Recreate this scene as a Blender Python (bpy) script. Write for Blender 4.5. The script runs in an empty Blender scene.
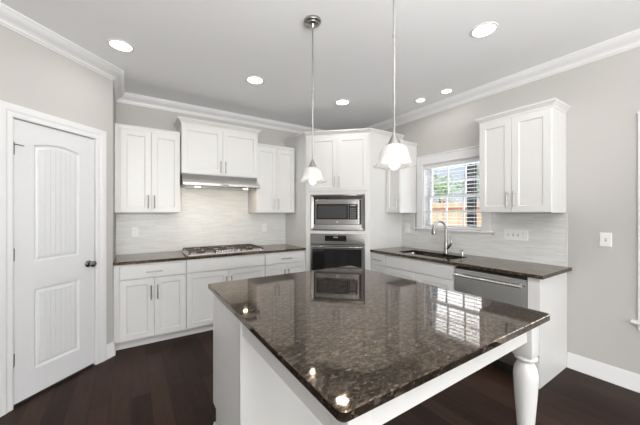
import bpy, bmesh, math, random
from mathutils import Vector, Matrix
PI = math.pi
random.seed(7)
SC = bpy.context.scene
COL = SC.collection

# ------------------------------------------------------------------ camera
cd = bpy.data.cameras.new('camera'); cam = bpy.data.objects.new('camera', cd); COL.objects.link(cam)
cd.sensor_fit = 'HORIZONTAL'; cd.sensor_width = 36.0; cd.lens = 286.72 / 640 * 36.0; cd.shift_y = 0.0008
cd.clip_start = 0.02; cd.clip_end = 300
cam.location = (0, 0, 1.407); cam.rotation_euler = (PI / 2, 0, math.radians(-33.396))
SC.camera = cam
# ------------------------------------------------------------------ view, world, sun, large lights
SC.view_settings.view_transform = 'Standard'; SC.view_settings.look = 'None'
SC.view_settings.gamma = 1.0; SC.view_settings.use_curve_mapping = False
SC.view_settings.exposure = -0.17
SKY_STRENGTH = 1.0
SUN_ENERGY = 3.8
REAR_WINDOW_W = 72.0
CAN_W = 1.9
PENDANT_W = 0.3
HOOD_W = 0.8
W = bpy.data.worlds.new('world'); SC.world = W; W.use_nodes = True
nt = W.node_tree; nt.nodes.clear()
wo = nt.nodes.new('ShaderNodeOutputWorld'); bg = nt.nodes.new('ShaderNodeBackground')
tc = nt.nodes.new('ShaderNodeTexCoord'); sp = nt.nodes.new('ShaderNodeSeparateXYZ'); rp = nt.nodes.new('ShaderNodeValToRGB')
nt.links.new(tc.outputs['Generated'], sp.inputs[0]); nt.links.new(sp.outputs['Z'], rp.inputs[0])
rp.color_ramp.elements[0].position = 0.0; rp.color_ramp.elements[0].color = (0.80, 0.88, 0.95, 1)
rp.color_ramp.elements[1].position = 0.6; rp.color_ramp.elements[1].color = (0.36, 0.60, 0.95, 1)
ns = nt.nodes.new('ShaderNodeTexNoise'); ns.inputs['Scale'].default_value = 3.5; ns.inputs['Detail'].default_value = 5
cr = nt.nodes.new('ShaderNodeValToRGB'); cr.color_ramp.elements[0].position = 0.48; cr.color_ramp.elements[1].position = 0.68
nt.links.new(tc.outputs['Generated'], ns.inputs['Vector']); nt.links.new(ns.outputs['Fac'], cr.inputs[0])
mx = nt.nodes.new('ShaderNodeMixRGB'); mx.inputs[2].default_value = (1, 1, 1, 1)
nt.links.new(cr.outputs[0], mx.inputs[0]); nt.links.new(rp.outputs[0], mx.inputs[1])
nt.links.new(mx.outputs[0], bg.inputs['Color']); bg.inputs['Strength'].default_value = SKY_STRENGTH
nt.links.new(bg.outputs[0], wo.inputs[0])
sl = bpy.data.lights.new('sun', 'SUN'); sl.energy = SUN_ENERGY; sl.angle = 0.01; sl.color = (1, 0.95, 0.87)
so = bpy.data.objects.new('sun', sl); COL.objects.link(so)
so.rotation_euler = Vector((1.0, 0.55, -0.95)).to_track_quat('-Z', 'Y').to_euler()


def area(name, loc, direction, sx, sy, power, color=(1, 1, 1), shape='RECTANGLE', spread=PI):
    l = bpy.data.lights.new(name, 'AREA'); l.shape = shape; l.size = sx; l.size_y = sy; l.energy = power; l.color = color
    l.spread = spread
    o = bpy.data.objects.new(name, l); COL.objects.link(o); o.location = loc
    o.rotation_euler = Vector(direction).to_track_quat('-Z', 'Y').to_euler()
    return o


# daylight arriving through the windows of the living room behind the camera and through the kitchen windows
for x in (-1.9, 0.2, 2.3):
    area('rear_window_daylight', (x, -4.55, 1.15), (0, 1, 0.0), 1.5, 1.5, REAR_WINDOW_W, (1.0, 0.985, 0.96))
area('side_window_daylight', (-3.35, -3.1, 1.30), (1, 0.3, 0.42), 1.7, 1.9, 30, (1.0, 0.985, 0.96))
area('kitchen_window_daylight', (3.62, 2.10, 1.66), (-1, 0, -0.1), 0.75, 0.80, 12, (0.86, 0.93, 1.0))
area('dining_window_daylight', (3.62, -0.05, 1.40), (-1, 0, -0.1), 0.9, 1.4, 30, (0.9, 0.95, 1.0))

# added fill light, unseen behind the camera, brightening the ceiling
area('added_ceiling_fill', (0.3, -0.9, 1.85), (0.05, 0.25, 1), 1.6, 1.2, 155, (1.0, 0.99, 0.975))

# ------------------------------------------------------------------ materials
MATS = {}


def mat(name, col, rough=0.5, metal=0.0, **k):
    m = bpy.data.materials.new(name); m.use_nodes = True
    b = m.node_tree.nodes['Principled BSDF']
    b.inputs['Base Color'].default_value = (*col, 1); b.inputs['Roughness'].default_value = rough
    b.inputs['Metallic'].default_value = metal
    for kk, v in k.items(): b.inputs[kk].default_value = v
    MATS[name] = m
    return m


def N(m, t, **k):
    n = m.node_tree.nodes.new(t)
    for kk, v in k.items():
        if hasattr(n, kk): setattr(n, kk, v)
        else: n.inputs[kk.replace('_', ' ')].default_value = v
    return n


def L(m, a, b): m.node_tree.links.new(a, b)


def bump(m, src, strength, dist=0.002):
    b = N(m, 'ShaderNodeBump'); b.inputs['Strength'].default_value = strength; b.inputs['Distance'].default_value = dist
    L(m, src, b.inputs['Height']); L(m, b.outputs[0], m.node_tree.nodes['Principled BSDF'].inputs['Normal'])


def ramp(m, src, stops):
    r = N(m, 'ShaderNodeValToRGB'); e = r.color_ramp.elements
    e[0].position, e[0].color = stops[0][0], (*stops[0][1], 1)
    e[1].position, e[1].color = stops[-1][0], (*stops[-1][1], 1)
    for p, c in stops[1:-1]:
        q = e.new(p); q.color = (*c, 1)
    L(m, src, r.inputs[0]); return r


def noisy(m, scale, strength, dist=0.001):
    t = N(m, 'ShaderNodeTexCoord'); n = N(m, 'ShaderNodeTexNoise'); n.inputs['Scale'].default_value = scale; n.inputs['Detail'].default_value = 4
    L(m, t.outputs['Object'], n.inputs['Vector']); bump(m, n.outputs['Fac'], strength, dist); return m


CAB = noisy(mat('cabinet_white_paint', (0.74, 0.737, 0.725), 0.32), 60, 0.03)
TRIM = noisy(mat('trim_white_paint', (0.79, 0.79, 0.795), 0.35), 40, 0.03)
DOORM = noisy(mat('door_white_paint', (0.74, 0.745, 0.755), 0.38), 50, 0.04)
WALL = noisy(mat('wall_greige_paint', (0.545, 0.53, 0.508), 0.85), 220, 0.12)
CEIL = noisy(mat('ceiling_paint', (0.90, 0.905, 0.915), 0.9), 200, 0.1)
NICKEL = mat('brushed_nickel', (0.40, 0.39, 0.37), 0.28, 1.0)
FAUC = mat('faucet_steel', (0.30, 0.295, 0.285), 0.22, 1.0)
CHROME = mat('chrome', (0.72, 0.72, 0.72), 0.10, 1.0)
BLACKGLASS = mat('black_glass', (0.012, 0.012, 0.013), 0.06)
BLACK = mat('black_plastic', (0.02, 0.02, 0.02), 0.4)
IRON = noisy(mat('cast_iron', (0.075, 0.055, 0.043), 0.38), 90, 0.2)
KEYS = mat('keypad_grey', (0.18, 0.18, 0.19), 0.4)
PLATE = mat('plate_white', (0.88, 0.88, 0.87), 0.3)
PLATED = mat('plate_slot_grey', (0.35, 0.35, 0.34), 0.4)
DARKGAP = mat('shadow_gap_black', (0.03, 0.03, 0.03), 0.7)
SLAT = mat('blind_white', (0.86, 0.86, 0.86), 0.4)
LATTICE = mat('edge_strip_pale', (0.75, 0.77, 0.77), 0.25)
LED = mat('display_glow', (0.1, 0.12, 0.12), 0.3)
LED.node_tree.nodes['Principled BSDF'].inputs['Emission Color'].default_value = (0.75, 0.9, 1, 1)
LED.node_tree.nodes['Principled BSDF'].inputs['Emission Strength'].default_value = 0.3

STEEL = mat('brushed_stainless', (0.38, 0.375, 0.37), 0.16, 1.0)
t = N(STEEL, 'ShaderNodeTexCoord'); mp = N(STEEL, 'ShaderNodeMapping'); mp.inputs['Scale'].default_value = (2, 2, 400)
n = N(STEEL, 'ShaderNodeTexNoise'); n.inputs['Scale'].default_value = 1.0; n.inputs['Detail'].default_value = 2
L(STEEL, t.outputs['Object'], mp.inputs[0]); L(STEEL, mp.outputs[0], n.inputs['Vector']); bump(STEEL, n.outputs['Fac'], 0.06, 0.001)


def emis(name, col, s):
    m = mat(name, col, 0.5); b = m.node_tree.nodes['Principled BSDF']
    b.inputs['Emission Color'].default_value = (*col, 1); b.inputs['Emission Strength'].default_value = s; return m


LENS = emis('downlight_lens', (1, 0.98, 0.95), 6.0)
BULB = emis('bulb_glow', (1, 0.96, 0.90), 1.3)
HOODLENS = emis('hood_lamp', (1, 0.85, 0.65), 14.0)

# granite
GR = mat('brown_granite', (0.05, 0.04, 0.035), 0.045)
GR.node_tree.nodes['Principled BSDF'].inputs['IOR'].default_value = 1.5
t = N(GR, 'ShaderNodeTexCoord')
dn = N(GR, 'ShaderNodeTexNoise'); dn.inputs['Scale'].default_value = 30
va = N(GR, 'ShaderNodeVectorMath', operation='MULTIPLY_ADD'); va.inputs[1].default_value = (0.008, 0.008, 0.008)
L(GR, t.outputs['Object'], dn.inputs['Vector']); L(GR, dn.outputs['Color'], va.inputs[0]); L(GR, t.outputs['Object'], va.inputs[2])
mp = N(GR, 'ShaderNodeMapping'); mp.inputs['Rotation'].default_value = (0.3, 0.2, 0.5); mp.inputs['Scale'].default_value = (1.0, 1.9, 1.4)
L(GR, va.outputs[0], mp.inputs[0])
v1 = N(GR, 'ShaderNodeTexVoronoi'); v1.inputs['Scale'].default_value = 58
v2 = N(GR, 'ShaderNodeTexVoronoi'); v2.inputs['Scale'].default_value = 150
n1 = N(GR, 'ShaderNodeTexNoise'); n1.inputs['Scale'].default_value = 9; n1.inputs['Detail'].default_value = 6
L(GR, mp.outputs[0], v1.inputs['Vector']); L(GR, mp.outputs[0], v2.inputs['Vector']); L(GR, va.outputs[0], n1.inputs['Vector'])
sx = N(GR, 'ShaderNodeSeparateColor'); L(GR, v1.outputs['Color'], sx.inputs[0])
sy = N(GR, 'ShaderNodeSeparateColor'); L(GR, v2.outputs['Color'], sy.inputs[0])
r1 = ramp(GR, sx.outputs[0], [(0.0, (0.008, 0.008, 0.008)), (0.40, (0.009, 0.008, 0.007)), (0.72, (0.022, 0.017, 0.013)), (0.90, (0.036, 0.028, 0.022)), (0.95, (0.10, 0.085, 0.070)), (1.0, (0.16, 0.14, 0.12))])
r2 = ramp(GR, sy.outputs[0], [(0.0, (0.006, 0.006, 0.006)), (0.5, (0.014, 0.011, 0.009)), (0.85, (0.032, 0.024, 0.018)), (1.0, (0.13, 0.11, 0.09))])
m1 = N(GR, 'ShaderNodeMixRGB'); L(GR, n1.outputs['Fac'], m1.inputs[0]); L(GR, r1.outputs[0], m1.inputs[1]); L(GR, r2.outputs[0], m1.inputs[2])
L(GR, m1.outputs[0], GR.node_tree.nodes['Principled BSDF'].inputs['Base Color'])

r3 = ramp(GR, sy.outputs[1], [(0.0, (0.62, 0.38, 0.21)), (0.5, (0.95, 0.64, 0.38)), (1.0, (1.0, 0.80, 0.58))])
L(GR, r3.outputs[0], GR.node_tree.nodes['Principled BSDF'].inputs['Specular Tint'])

gg = N(GR, 'ShaderNodeBsdfGlossy'); gg.inputs['Color'].default_value = (0.95, 0.72, 0.50, 1); gg.inputs['Roughness'].default_value = 0.06   # mica flakes
fm = N(GR, 'ShaderNodeMixRGB'); fm.inputs[0].default_value = 0.4; L(GR, sx.outputs[2], fm.inputs[1]); L(GR, sy.outputs[0], fm.inputs[2])
fr_ = ramp(GR, fm.outputs[0], [(0.2, (0.01, 0.01, 0.01)), (0.55, (0.06, 0.06, 0.06)), (0.85, (0.21, 0.21, 0.21))])
ms = N(GR, 'ShaderNodeMixShader'); L(GR, fr_.outputs[0], ms.inputs[0]); L(GR, GR.node_tree.nodes['Principled BSDF'].outputs[0], ms.inputs[1]); L(GR, gg.outputs[0], ms.inputs[2])
L(GR, ms.outputs[0], GR.node_tree.nodes['Material Output'].inputs['Surface'])

# floor boards running along Y
FL = mat('dark_wood_floor', (0.05, 0.03, 0.02), 0.42, **{'Specular IOR Level': 0.12})
t = N(FL, 'ShaderNodeTexCoord'); mp = N(FL, 'ShaderNodeMapping'); mp.inputs['Rotation'].default_value = (0, 0, PI / 2)
L(FL, t.outputs['Object'], mp.inputs[0])
br = N(FL, 'ShaderNodeTexBrick'); br.offset = 0.37; br.inputs['Scale'].default_value = 1.0
br.inputs['Brick Width'].default_value = 1.1; br.inputs['Row Height'].default_value = 0.127; br.inputs['Mortar Size'].default_value = 0.0015
br.inputs['Mortar Smooth'].default_value = 0.2; br.inputs['Bias'].default_value = 0.0
br.inputs['Color1'].default_value = (0, 0, 0, 1); br.inputs['Color2'].default_value = (1, 1, 1, 1); br.inputs['Mortar'].default_value = (0.5, 0.5, 0.5, 1)
L(FL, mp.outputs[0], br.inputs['Vector'])
mp2 = N(FL, 'ShaderNodeMapping'); mp2.inputs['Scale'].default_value = (26, 2.0, 1); L(FL, t.outputs['Object'], mp2.inputs[0])
gn = N(FL, 'ShaderNodeTexNoise'); gn.inputs['Scale'].default_value = 1.6; gn.inputs['Detail'].default_value = 7; gn.inputs['Distortion'].default_value = 0.6
L(FL, mp2.outputs[0], gn.inputs['Vector'])
mm = N(FL, 'ShaderNodeMixRGB'); mm.inputs[0].default_value = 0.55; L(FL, br.outputs['Color'], mm.inputs[1]); L(FL, gn.outputs['Fac'], mm.inputs[2])
rr = ramp(FL, mm.outputs[0], [(0.1, (0.012, 0.006, 0.004)), (0.45, (0.027, 0.014, 0.0095)), (0.9, (0.055, 0.030, 0.021))])
mo = N(FL, 'ShaderNodeMixRGB'); mo.inputs[2].default_value = (0.008, 0.005, 0.004, 1); L(FL, br.outputs['Fac'], mo.inputs[0]); L(FL, rr.outputs[0], mo.inputs[1])
L(FL, mo.outputs[0], FL.node_tree.nodes['Principled BSDF'].inputs['Base Color'])
bump(FL, gn.outputs['Fac'], 0.12, 0.002)


def tile_mat(name, horiz):   # horiz: 'X' or 'Y' is the running direction
    m = mat(name, (0.6, 0.62, 0.62), 0.18)
    t = N(m, 'ShaderNodeTexCoord'); s = N(m, 'ShaderNodeSeparateXYZ'); c = N(m, 'ShaderNodeCombineXYZ')
    L(m, t.outputs['Object'], s.inputs[0]); L(m, s.outputs[horiz], c.inputs[0]); L(m, s.outputs['Z'], c.inputs[1])
    wn = N(m, 'ShaderNodeTexNoise'); wn.inputs['Scale'].default_value = 9; wn.inputs['Detail'].default_value = 1
    L(m, c.outputs[0], wn.inputs['Vector'])
    a = N(m, 'ShaderNodeVectorMath', operation='MULTIPLY_ADD'); a.inputs[1].default_value = (0, 0.012, 0)
    L(m, wn.outputs['Color'], a.inputs[0]); L(m, c.outputs[0], a.inputs[2])
    b = N(m, 'ShaderNodeTexBrick'); b.offset = 0.43; b.inputs['Scale'].default_value = 1
    b.inputs['Brick Width'].default_value = 0.16; b.inputs['Row Height'].default_value = 0.016; b.inputs['Mortar Size'].default_value = 0.0012
    b.inputs['Mortar Smooth'].default_value = 0.4
    b.inputs['Color1'].default_value = (0.72, 0.73, 0.71, 1); b.inputs['Color2'].default_value = (0.82, 0.825, 0.80, 1); b.inputs['Mortar'].default_value = (0.78, 0.78, 0.76, 1)
    L(m, a.outputs[0], b.inputs['Vector'])
    L(m, b.outputs['Color'], m.node_tree.nodes['Principled BSDF'].inputs['Base Color'])
    mp = N(m, 'ShaderNodeMapping'); mp.inputs['Scale'].default_value = (6, 60, 1); L(m, c.outputs[0], mp.inputs[0])
    n2 = N(m, 'ShaderNodeTexNoise'); n2.inputs['Scale'].default_value = 1; L(m, mp.outputs[0], n2.inputs['Vector'])
    ad = N(m, 'ShaderNodeMath', operation='SUBTRACT'); L(m, n2.outputs['Fac'], ad.inputs[0]); L(m, b.outputs['Fac'], ad.inputs[1])
    bump(m, ad.outputs[0], 0.55, 0.004)
    return m


TILE_B = tile_mat('linear_glass_tile_back', 'X')
TILE_R = tile_mat('linear_glass_tile_right', 'Y')

# window glass: clear with a surface reflection
GLASS = bpy.data.materials.new('window_glass'); GLASS.use_nodes = True
g = GLASS.node_tree; g.nodes.clear()
o_ = g.nodes.new('ShaderNodeOutputMaterial'); tr = g.nodes.new('ShaderNodeBsdfTransparent'); gl = g.nodes.new('ShaderNodeBsdfGlossy')
gl.inputs['Roughness'].default_value = 0.0; fr = g.nodes.new('ShaderNodeFresnel'); fr.inputs[0].default_value = 1.45; mi = g.nodes.new('ShaderNodeMixShader')
g.links.new(fr.outputs[0], mi.inputs[0]); g.links.new(tr.outputs[0], mi.inputs[1]); g.links.new(gl.outputs[0], mi.inputs[2]); g.links.new(mi.outputs[0], o_.inputs[0])
# ribbed alabaster-like shade glass
SHADE = bpy.data.materials.new('frosted_shade_glass'); SHADE.use_nodes = True
g = SHADE.node_tree; g.nodes.clear()
o_ = g.nodes.new('ShaderNodeOutputMaterial'); tr = g.nodes.new('ShaderNodeBsdfTransparent'); tl = g.nodes.new('ShaderNodeBsdfTranslucent'); pb = g.nodes.new('ShaderNodeBsdfPrincipled')
tr.inputs[0].default_value = (0.97, 0.97, 0.97, 1); tl.inputs[0].default_value = (0.86, 0.85, 0.83, 1); pb.inputs['Base Color'].default_value = (0.80, 0.79, 0.78, 1); pb.inputs['Roughness'].default_value = 0.15
ma = g.nodes.new('ShaderNodeMixShader'); ma.inputs[0].default_value = 0.6; mb = g.nodes.new('ShaderNodeMixShader'); mb.inputs[0].default_value = 0.2
g.links.new(tl.outputs[0], ma.inputs[1]); g.links.new(pb.outputs[0], ma.inputs[2]); g.links.new(ma.outputs[0], mb.inputs[1]); g.links.new(tr.outputs[0], mb.inputs[2]); g.links.new(mb.outputs[0], o_.inputs[0])

# outdoors
WOODF = mat('fence_board_wood', (0.62, 0.40, 0.22), 0.75)
t = N(WOODF, 'ShaderNodeTexCoord'); mp = N(WOODF, 'ShaderNodeMapping'); mp.inputs['Scale'].default_value = (1, 7, 0.7)
n = N(WOODF, 'ShaderNodeTexNoise'); n.inputs['Scale'].default_value = 1.5; n.inputs['Detail'].default_value = 4
L(WOODF, t.outputs['Object'], mp.inputs[0]); L(WOODF, mp.outputs[0], n.inputs['Vector'])
r = ramp(WOODF, n.outputs['Fac'], [(0.3, (0.66, 0.46, 0.28)), (0.5, (0.84, 0.68, 0.46)), (0.7, (0.88, 0.82, 0.66))]); L(WOODF, r.outputs[0], WOODF.node_tree.nodes['Principled BSDF'].inputs['Base Color'])
RAILF = mat('fence_rail_wood', (0.50, 0.22, 0.11), 0.75)
EARTH = mat('sandy_ground', (0.66, 0.47, 0.30), 0.9)
t = N(EARTH, 'ShaderNodeTexCoord'); n = N(EARTH, 'ShaderNodeTexNoise'); n.inputs['Scale'].default_value = 1.2; n.inputs['Detail'].default_value = 6
L(EARTH, t.outputs['Object'], n.inputs['Vector'])
r = ramp(EARTH, n.outputs['Fac'], [(0.35, (0.50, 0.32, 0.18)), (0.65, (0.78, 0.62, 0.42))]); L(EARTH, r.outputs[0], EARTH.node_tree.nodes['Principled BSDF'].inputs['Base Color'])
BARK = mat('bark', (0.10, 0.07, 0.05), 0.9)
POST = mat('dark_post_paint', (0.035, 0.035, 0.04), 0.6)
LEAFA = mat('leaf_green', (0.42, 0.62, 0.26), 0.6)
LEAFB = mat('leaf_pale_green', (0.62, 0.70, 0.50), 0.6)
LEAFC = mat('leaf_dark_green', (0.36, 0.50, 0.30), 0.6)

# ------------------------------------------------------------------ mesh helpers


class MB:
    def __init__(s): s.bm = bmesh.new()

    def face(s, vs):
        try: return s.bm.faces.new(vs)
        except ValueError: return None

    def box(s, x0, x1, y0, y1, z0, z1, bev=0.0):
        xs, ys, zs = sorted((x0, x1)), sorted((y0, y1)), sorted((z0, z1))
        tmp = bmesh.new()
        v = [tmp.verts.new((x, y, z)) for x in xs for y in ys for z in zs]
        for q in ((0, 1, 3, 2), (4, 6, 7, 5), (0, 4, 5, 1), (2, 3, 7, 6), (0, 2, 6, 4), (1, 5, 7, 3)):
            tmp.faces.new([v[i] for i in q])
        if bev: bmesh.ops.bevel(tmp, geom=tmp.edges[:], offset=bev, segments=2, affect='EDGES', profile=0.5)
        s.merge(tmp); return s

    def merge(s, tmp):
        me = bpy.data.meshes.new('tmp'); tmp.to_mesh(me); tmp.free(); s.bm.from_mesh(me); bpy.data.meshes.remove(me)

    def loops(s, ls, cap0=True, cap1=True, closed=True):
        """bridge equal-length loops of points"""
        rings = [[s.bm.verts.new(p) for p in l] for l in ls]
        n = len(rings[0])
        for a, b in zip(rings, rings[1:]):
            for i in range(n if closed else n - 1):
                j = (i + 1) % n; s.face([a[i], a[j], b[j], b[i]])
        if cap0: s.face(rings[0][::-1])
        if cap1: s.face(rings[-1])
        return s

    def tube(s, pts, r, seg=10, cap=True):
        pts = [Vector(p) for p in pts]; rs = r if isinstance(r, (list, tuple)) else [r] * len(pts)
        d = (pts[1] - pts[0]).normalized(); up = Vector((0, 0, 1)) if abs(d.z) < 0.9 else Vector((1, 0, 0))
        u = d.cross(up).normalized(); ls = []
        for i, p in enumerate(pts):
            a = pts[max(i - 1, 0)]; b = pts[min(i + 1, len(pts) - 1)]; d = (b - a).normalized()
            u = (u - d * u.dot(d)).normalized(); w = d.cross(u)
            ls.append([p + (u * math.cos(2 * PI * k / seg) + w * math.sin(2 * PI * k / seg)) * rs[i] for k in range(seg)])
        return s.loops(ls, cap, cap)

    def lathe(s, prof, c=(0, 0), seg=28, cap=True):
        ls = [[(c[0] + r * math.cos(2 * PI * k / seg), c[1] + r * math.sin(2 * PI * k / seg), z) for k in range(seg)] for r, z in prof]
        return s.loops(ls, cap, cap)

    def prism(s, poly, z0, z1, bev=0.0):
        if not bev: return s.loops([[(x, y, z0) for x, y in poly], [(x, y, z1) for x, y in poly]])
        ins = offset_poly(poly, -bev)
        return s.loops([[(x, y, z0) for x, y in ins], [(x, y, z0 + bev) for x, y in poly], [(x, y, z1 - bev) for x, y in poly], [(x, y, z1) for x, y in ins]])

    def sweep(s, path, prof, side=1, closed=False, cap=True):
        """path 2D points, prof [(out, z)] closed profile; out measured to the left (side=1) or right (-1)"""
        P = [Vector(p) for p in path]; n = len(P); ls = []
        for i in range(n):
            a = P[(i - 1) % n] if (closed or i > 0) else None; b = P[(i + 1) % n] if (closed or i < n - 1) else None
            d1 = (P[i] - a).normalized() if a is not None else None; d2 = (b - P[i]).normalized() if b is not None else None
            if d1 is None: d1 = d2
            if d2 is None: d2 = d1
            n1 = Vector((-d1.y, d1.x)) * side; n2 = Vector((-d2.y, d2.x)) * side
            m = (n1 + n2); m = m / max(m.length_squared / 2, 1e-6)
            ls.append([(P[i].x + m.x * o, P[i].y + m.y * o, z) for o, z in prof])
        if closed: ls.append(ls[0]); cap = False
        return s.loops(ls, cap, cap)

    def build(s, name, m, parent=None, smooth=False, loc=None, rotz=0):
        bmesh.ops.recalc_face_normals(s.bm, faces=s.bm.faces[:])
        me = bpy.data.meshes.new(name); s.bm.to_mesh(me); s.bm.free()
        me.materials.append(m)
        if smooth:
            for p in me.polygons: p.use_smooth = True
            try: me.set_sharp_from_angle(angle=math.radians(35))
            except Exception: pass
        o = bpy.data.objects.new(name, me); COL.objects.link(o)
        if parent is not None: o.parent = parent
        if loc is not None: o.location = loc
        if rotz: o.rotation_euler = (0, 0, rotz)
        return o


def offset_poly(poly, d):
    """positive grows a counter-clockwise polygon"""
    n = len(poly); out = []
    for i in range(n):
        a, p, b = Vector(poly[i - 1]), Vector(poly[i]), Vector(poly[(i + 1) % n])
        d1, d2 = (p - a).normalized(), (b - p).normalized()
        n1, n2 = Vector((d1.y, -d1.x)), Vector((d2.y, -d2.x)); m = n1 + n2; m = m / max(m.length_squared / 2, 1e-6)
        out.append((p.x + m.x * d, p.y + m.y * d))
    return out


def rrect(x0, x1, y0, y1, r, seg=5):
    pts = []
    for cx, cy, a0 in ((x1 - r, y0 + r, -90), (x1 - r, y1 - r, 0), (x0 + r, y1 - r, 90), (x0 + r, y0 + r, 180)):
        for k in range(seg + 1):
            a = math.radians(a0 + 90 * k / seg); pts.append((cx + r * math.cos(a), cy + r * math.sin(a)))
    return pts


def tag(o, label=None, cat=None, group=None, kind=None):
    if label: o['label'] = label
    if cat: o['category'] = cat
    if group: o['group'] = group
    if kind: o['kind'] = kind
    return o


def thing(name, label, cat, loc=(0, 0, 0), rotz=0, group=None, kind=None):
    o = bpy.data.objects.new(name, None); o.empty_display_size = 0.1; COL.objects.link(o)
    o.location = loc; o.rotation_euler = (0, 0, rotz)
    return tag(o, label, cat, group, kind)


def struct(o): o['kind'] = 'structure'; return o


def rectloop(x0, x1, z0, z1, ins, y): return [(x0 + ins, y, z0 + ins), (x1 - ins, y, z0 + ins), (x1 - ins, y, z1 - ins), (x0 + ins, y, z1 - ins)]


# cabinet-local frame: x left to right facing the cabinet, y into the cabinet (front face at y = 0), z up
def shaker(parent, x0, x1, z0, z1, name='door', y=-0.020, fr=0.058):
    m = MB()
    m.loops([rectloop(x0, x1, z0, z1, 0, y + 0.0195), rectloop(x0, x1, z0, z1, 0, y + 0.0015), rectloop(x0, x1, z0, z1, 0.0015, y),
             rectloop(x0, x1, z0, z1, fr, y), rectloop(x0, x1, z0, z1, fr + 0.007, y + 0.009), rectloop(x0, x1, z0, z1, fr + 0.009, y + 0.009)])
    return m.build(name, CAB, parent)


def slab(parent, x0, x1, z0, z1, name='drawer', y=-0.020):
    m = MB(); m.loops([rectloop(x0, x1, z0, z1, 0, y + 0.0195), rectloop(x0, x1, z0, z1, 0, y + 0.004), rectloop(x0, x1, z0, z1, 0.004, y)])
    return m.build(name, CAB, parent)


def pull(parent, x, z, vertical=True, ln=0.15, y=-0.020):
    m = MB(); h = ln / 2; q = h - 0.018; yy = y - 0.030
    if vertical:
        m.tube([(x, yy, z - h), (x, yy, z + h)], 0.0062)
        for s in (-q, q): m.tube([(x, y + 0.001, z + s), (x, yy, z + s)], 0.0045, 8)
    else:
        m.tube([(x - h, yy, z), (x + h, yy, z)], 0.0062)
        for s in (-q, q): m.tube([(x + s, y + 0.001, z), (x + s, yy, z)], 0.0045, 8)
    return m.build('handle', NICKEL, parent, smooth=True)


def carcass(parent, x0, x1, depth, z0, z1, toe=0.0, toe_in=0.075, sides=True):
    m = MB()
    m.box(x0, x1, 0, depth, z0 + toe, z1, 0.0015)
    o = m.build('carcass', CAB, parent)
    if toe:
        MB().box(x0, x1, toe_in, depth, z0, z0 + toe - 0.0005).build('toe_kick', CAB, parent)
        MB().box(x0, x1, toe_in - 0.012, toe_in - 0.0005, z0, z0 + 0.018, 0.004).build('shoe_molding', CAB, parent)
    return o


# ------------------------------------------------------------------ room dimensions
XR, YB, ZC = 3.341, 4.139, 2.82
PX, PY = -0.150, 3.491            # corner where the diagonal pantry wall meets its return
DX, DY = -0.93, 2.711             # far end of the diagonal wall
XL, YR = -3.3, -4.5
WT = 0.16
# window 1 (over the sink) and window 2 (dining side) openings on the right wall
W1 = (1.705, 2.500, 1.205, 2.060)
W2 = (-0.50, 0.412, 0.560, 2.080)

struct(MB().box(XL - .2, XR + .0, YR - .2, YB + .2, -0.06, 0).build('floor', FL))
struct(MB().box(XL - .2, XR + .2, YR - .2, YB + .2, ZC, ZC + 0.15).build('ceiling', CEIL))


def wall_with_holes(name, a0, a1, z0, z1, holes, axis, p0, p1):
    """axis 'Y': wall runs along Y between x=p0..p1"""
    m = MB(); holes = sorted(holes); cur = a0

    def bx(u0, u1, w0, w1):
        if u1 - u0 < 1e-5 or w1 - w0 < 1e-5: return
        if axis == 'Y': m.box(p0, p1, u0, u1, w0, w1)
        else: m.box(u0, u1, p0, p1, w0, w1)
    for h0, h1, q0, q1 in holes:
        bx(cur, h0, z0, z1); bx(h0, h1, z0, q0); bx(h0, h1, q1, z1); cur = h1
    bx(cur, a1, z0, z1)
    return struct(m.build(name, WALL))


wall_with_holes('wall_right', YR, YB + WT, -0.05, ZC, [W1, W2], 'Y', XR, XR + WT)
wall_with_holes('wall_back', XL - WT, XR, 0, ZC, [], 'X', YB, YB + WT)
# diagonal pantry wall with its short return and the wall beyond
s2 = 1 / math.sqrt(2)
pw = MB()
DOOR_S0, DOOR_S1, DOOR_H = 0.180, 0.788, 2.090      # measured along the wall from the corner


def pantry_pt(s, d=0.0): return (PX - s * s2 - d * s2, PY - s * s2 + d * s2)   # d into the wall


def pbox(m, s0, s1, d0, d1, z0, z1):
    poly = [pantry_pt(s0, d0), pantry_pt(s1, d0), pantry_pt(s1, d1), pantry_pt(s0, d1)]
    return m.loops([[(x, y, z0) for x, y in poly], [(x, y, z1) for x, y in poly]])


L_ = 1.103
pbox(pw, 0.0, DOOR_S0 - 0.018, 0, 0.11, 0, ZC); pbox(pw, DOOR_S1 + 0.018, L_, 0, 0.11, 0, ZC); pbox(pw, DOOR_S0 - 0.018, DOOR_S1 + 0.018, 0, 0.11, DOOR_H + 0.018, ZC)
pw.prism([(PX, PY), (PX, YB + WT), (PX - 0.11, YB + WT), (PX - 0.11, PY - 0.0455 + 0.0455)], 0, ZC)
struct(pw.build('wall_left', WALL))
struct(MB().box(XL, DX, DY, DY + 0.12, 0, ZC).build('wall_far_left', WALL))
wall_with_holes('wall_side', YR, YB + WT, 0, ZC, [(-4.0, -2.2, 0.45, 2.45)], 'Y', XL - WT, XL)
wall_with_holes('wall_rear', XL - WT, XR + WT, 0, ZC, [(-2.7, -1.1, 0.4, 2.5), (-0.6, 1.0, 0.4, 2.5), (1.5, 3.1, 0.4, 2.5)], 'X', YR - WT, YR)


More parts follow.
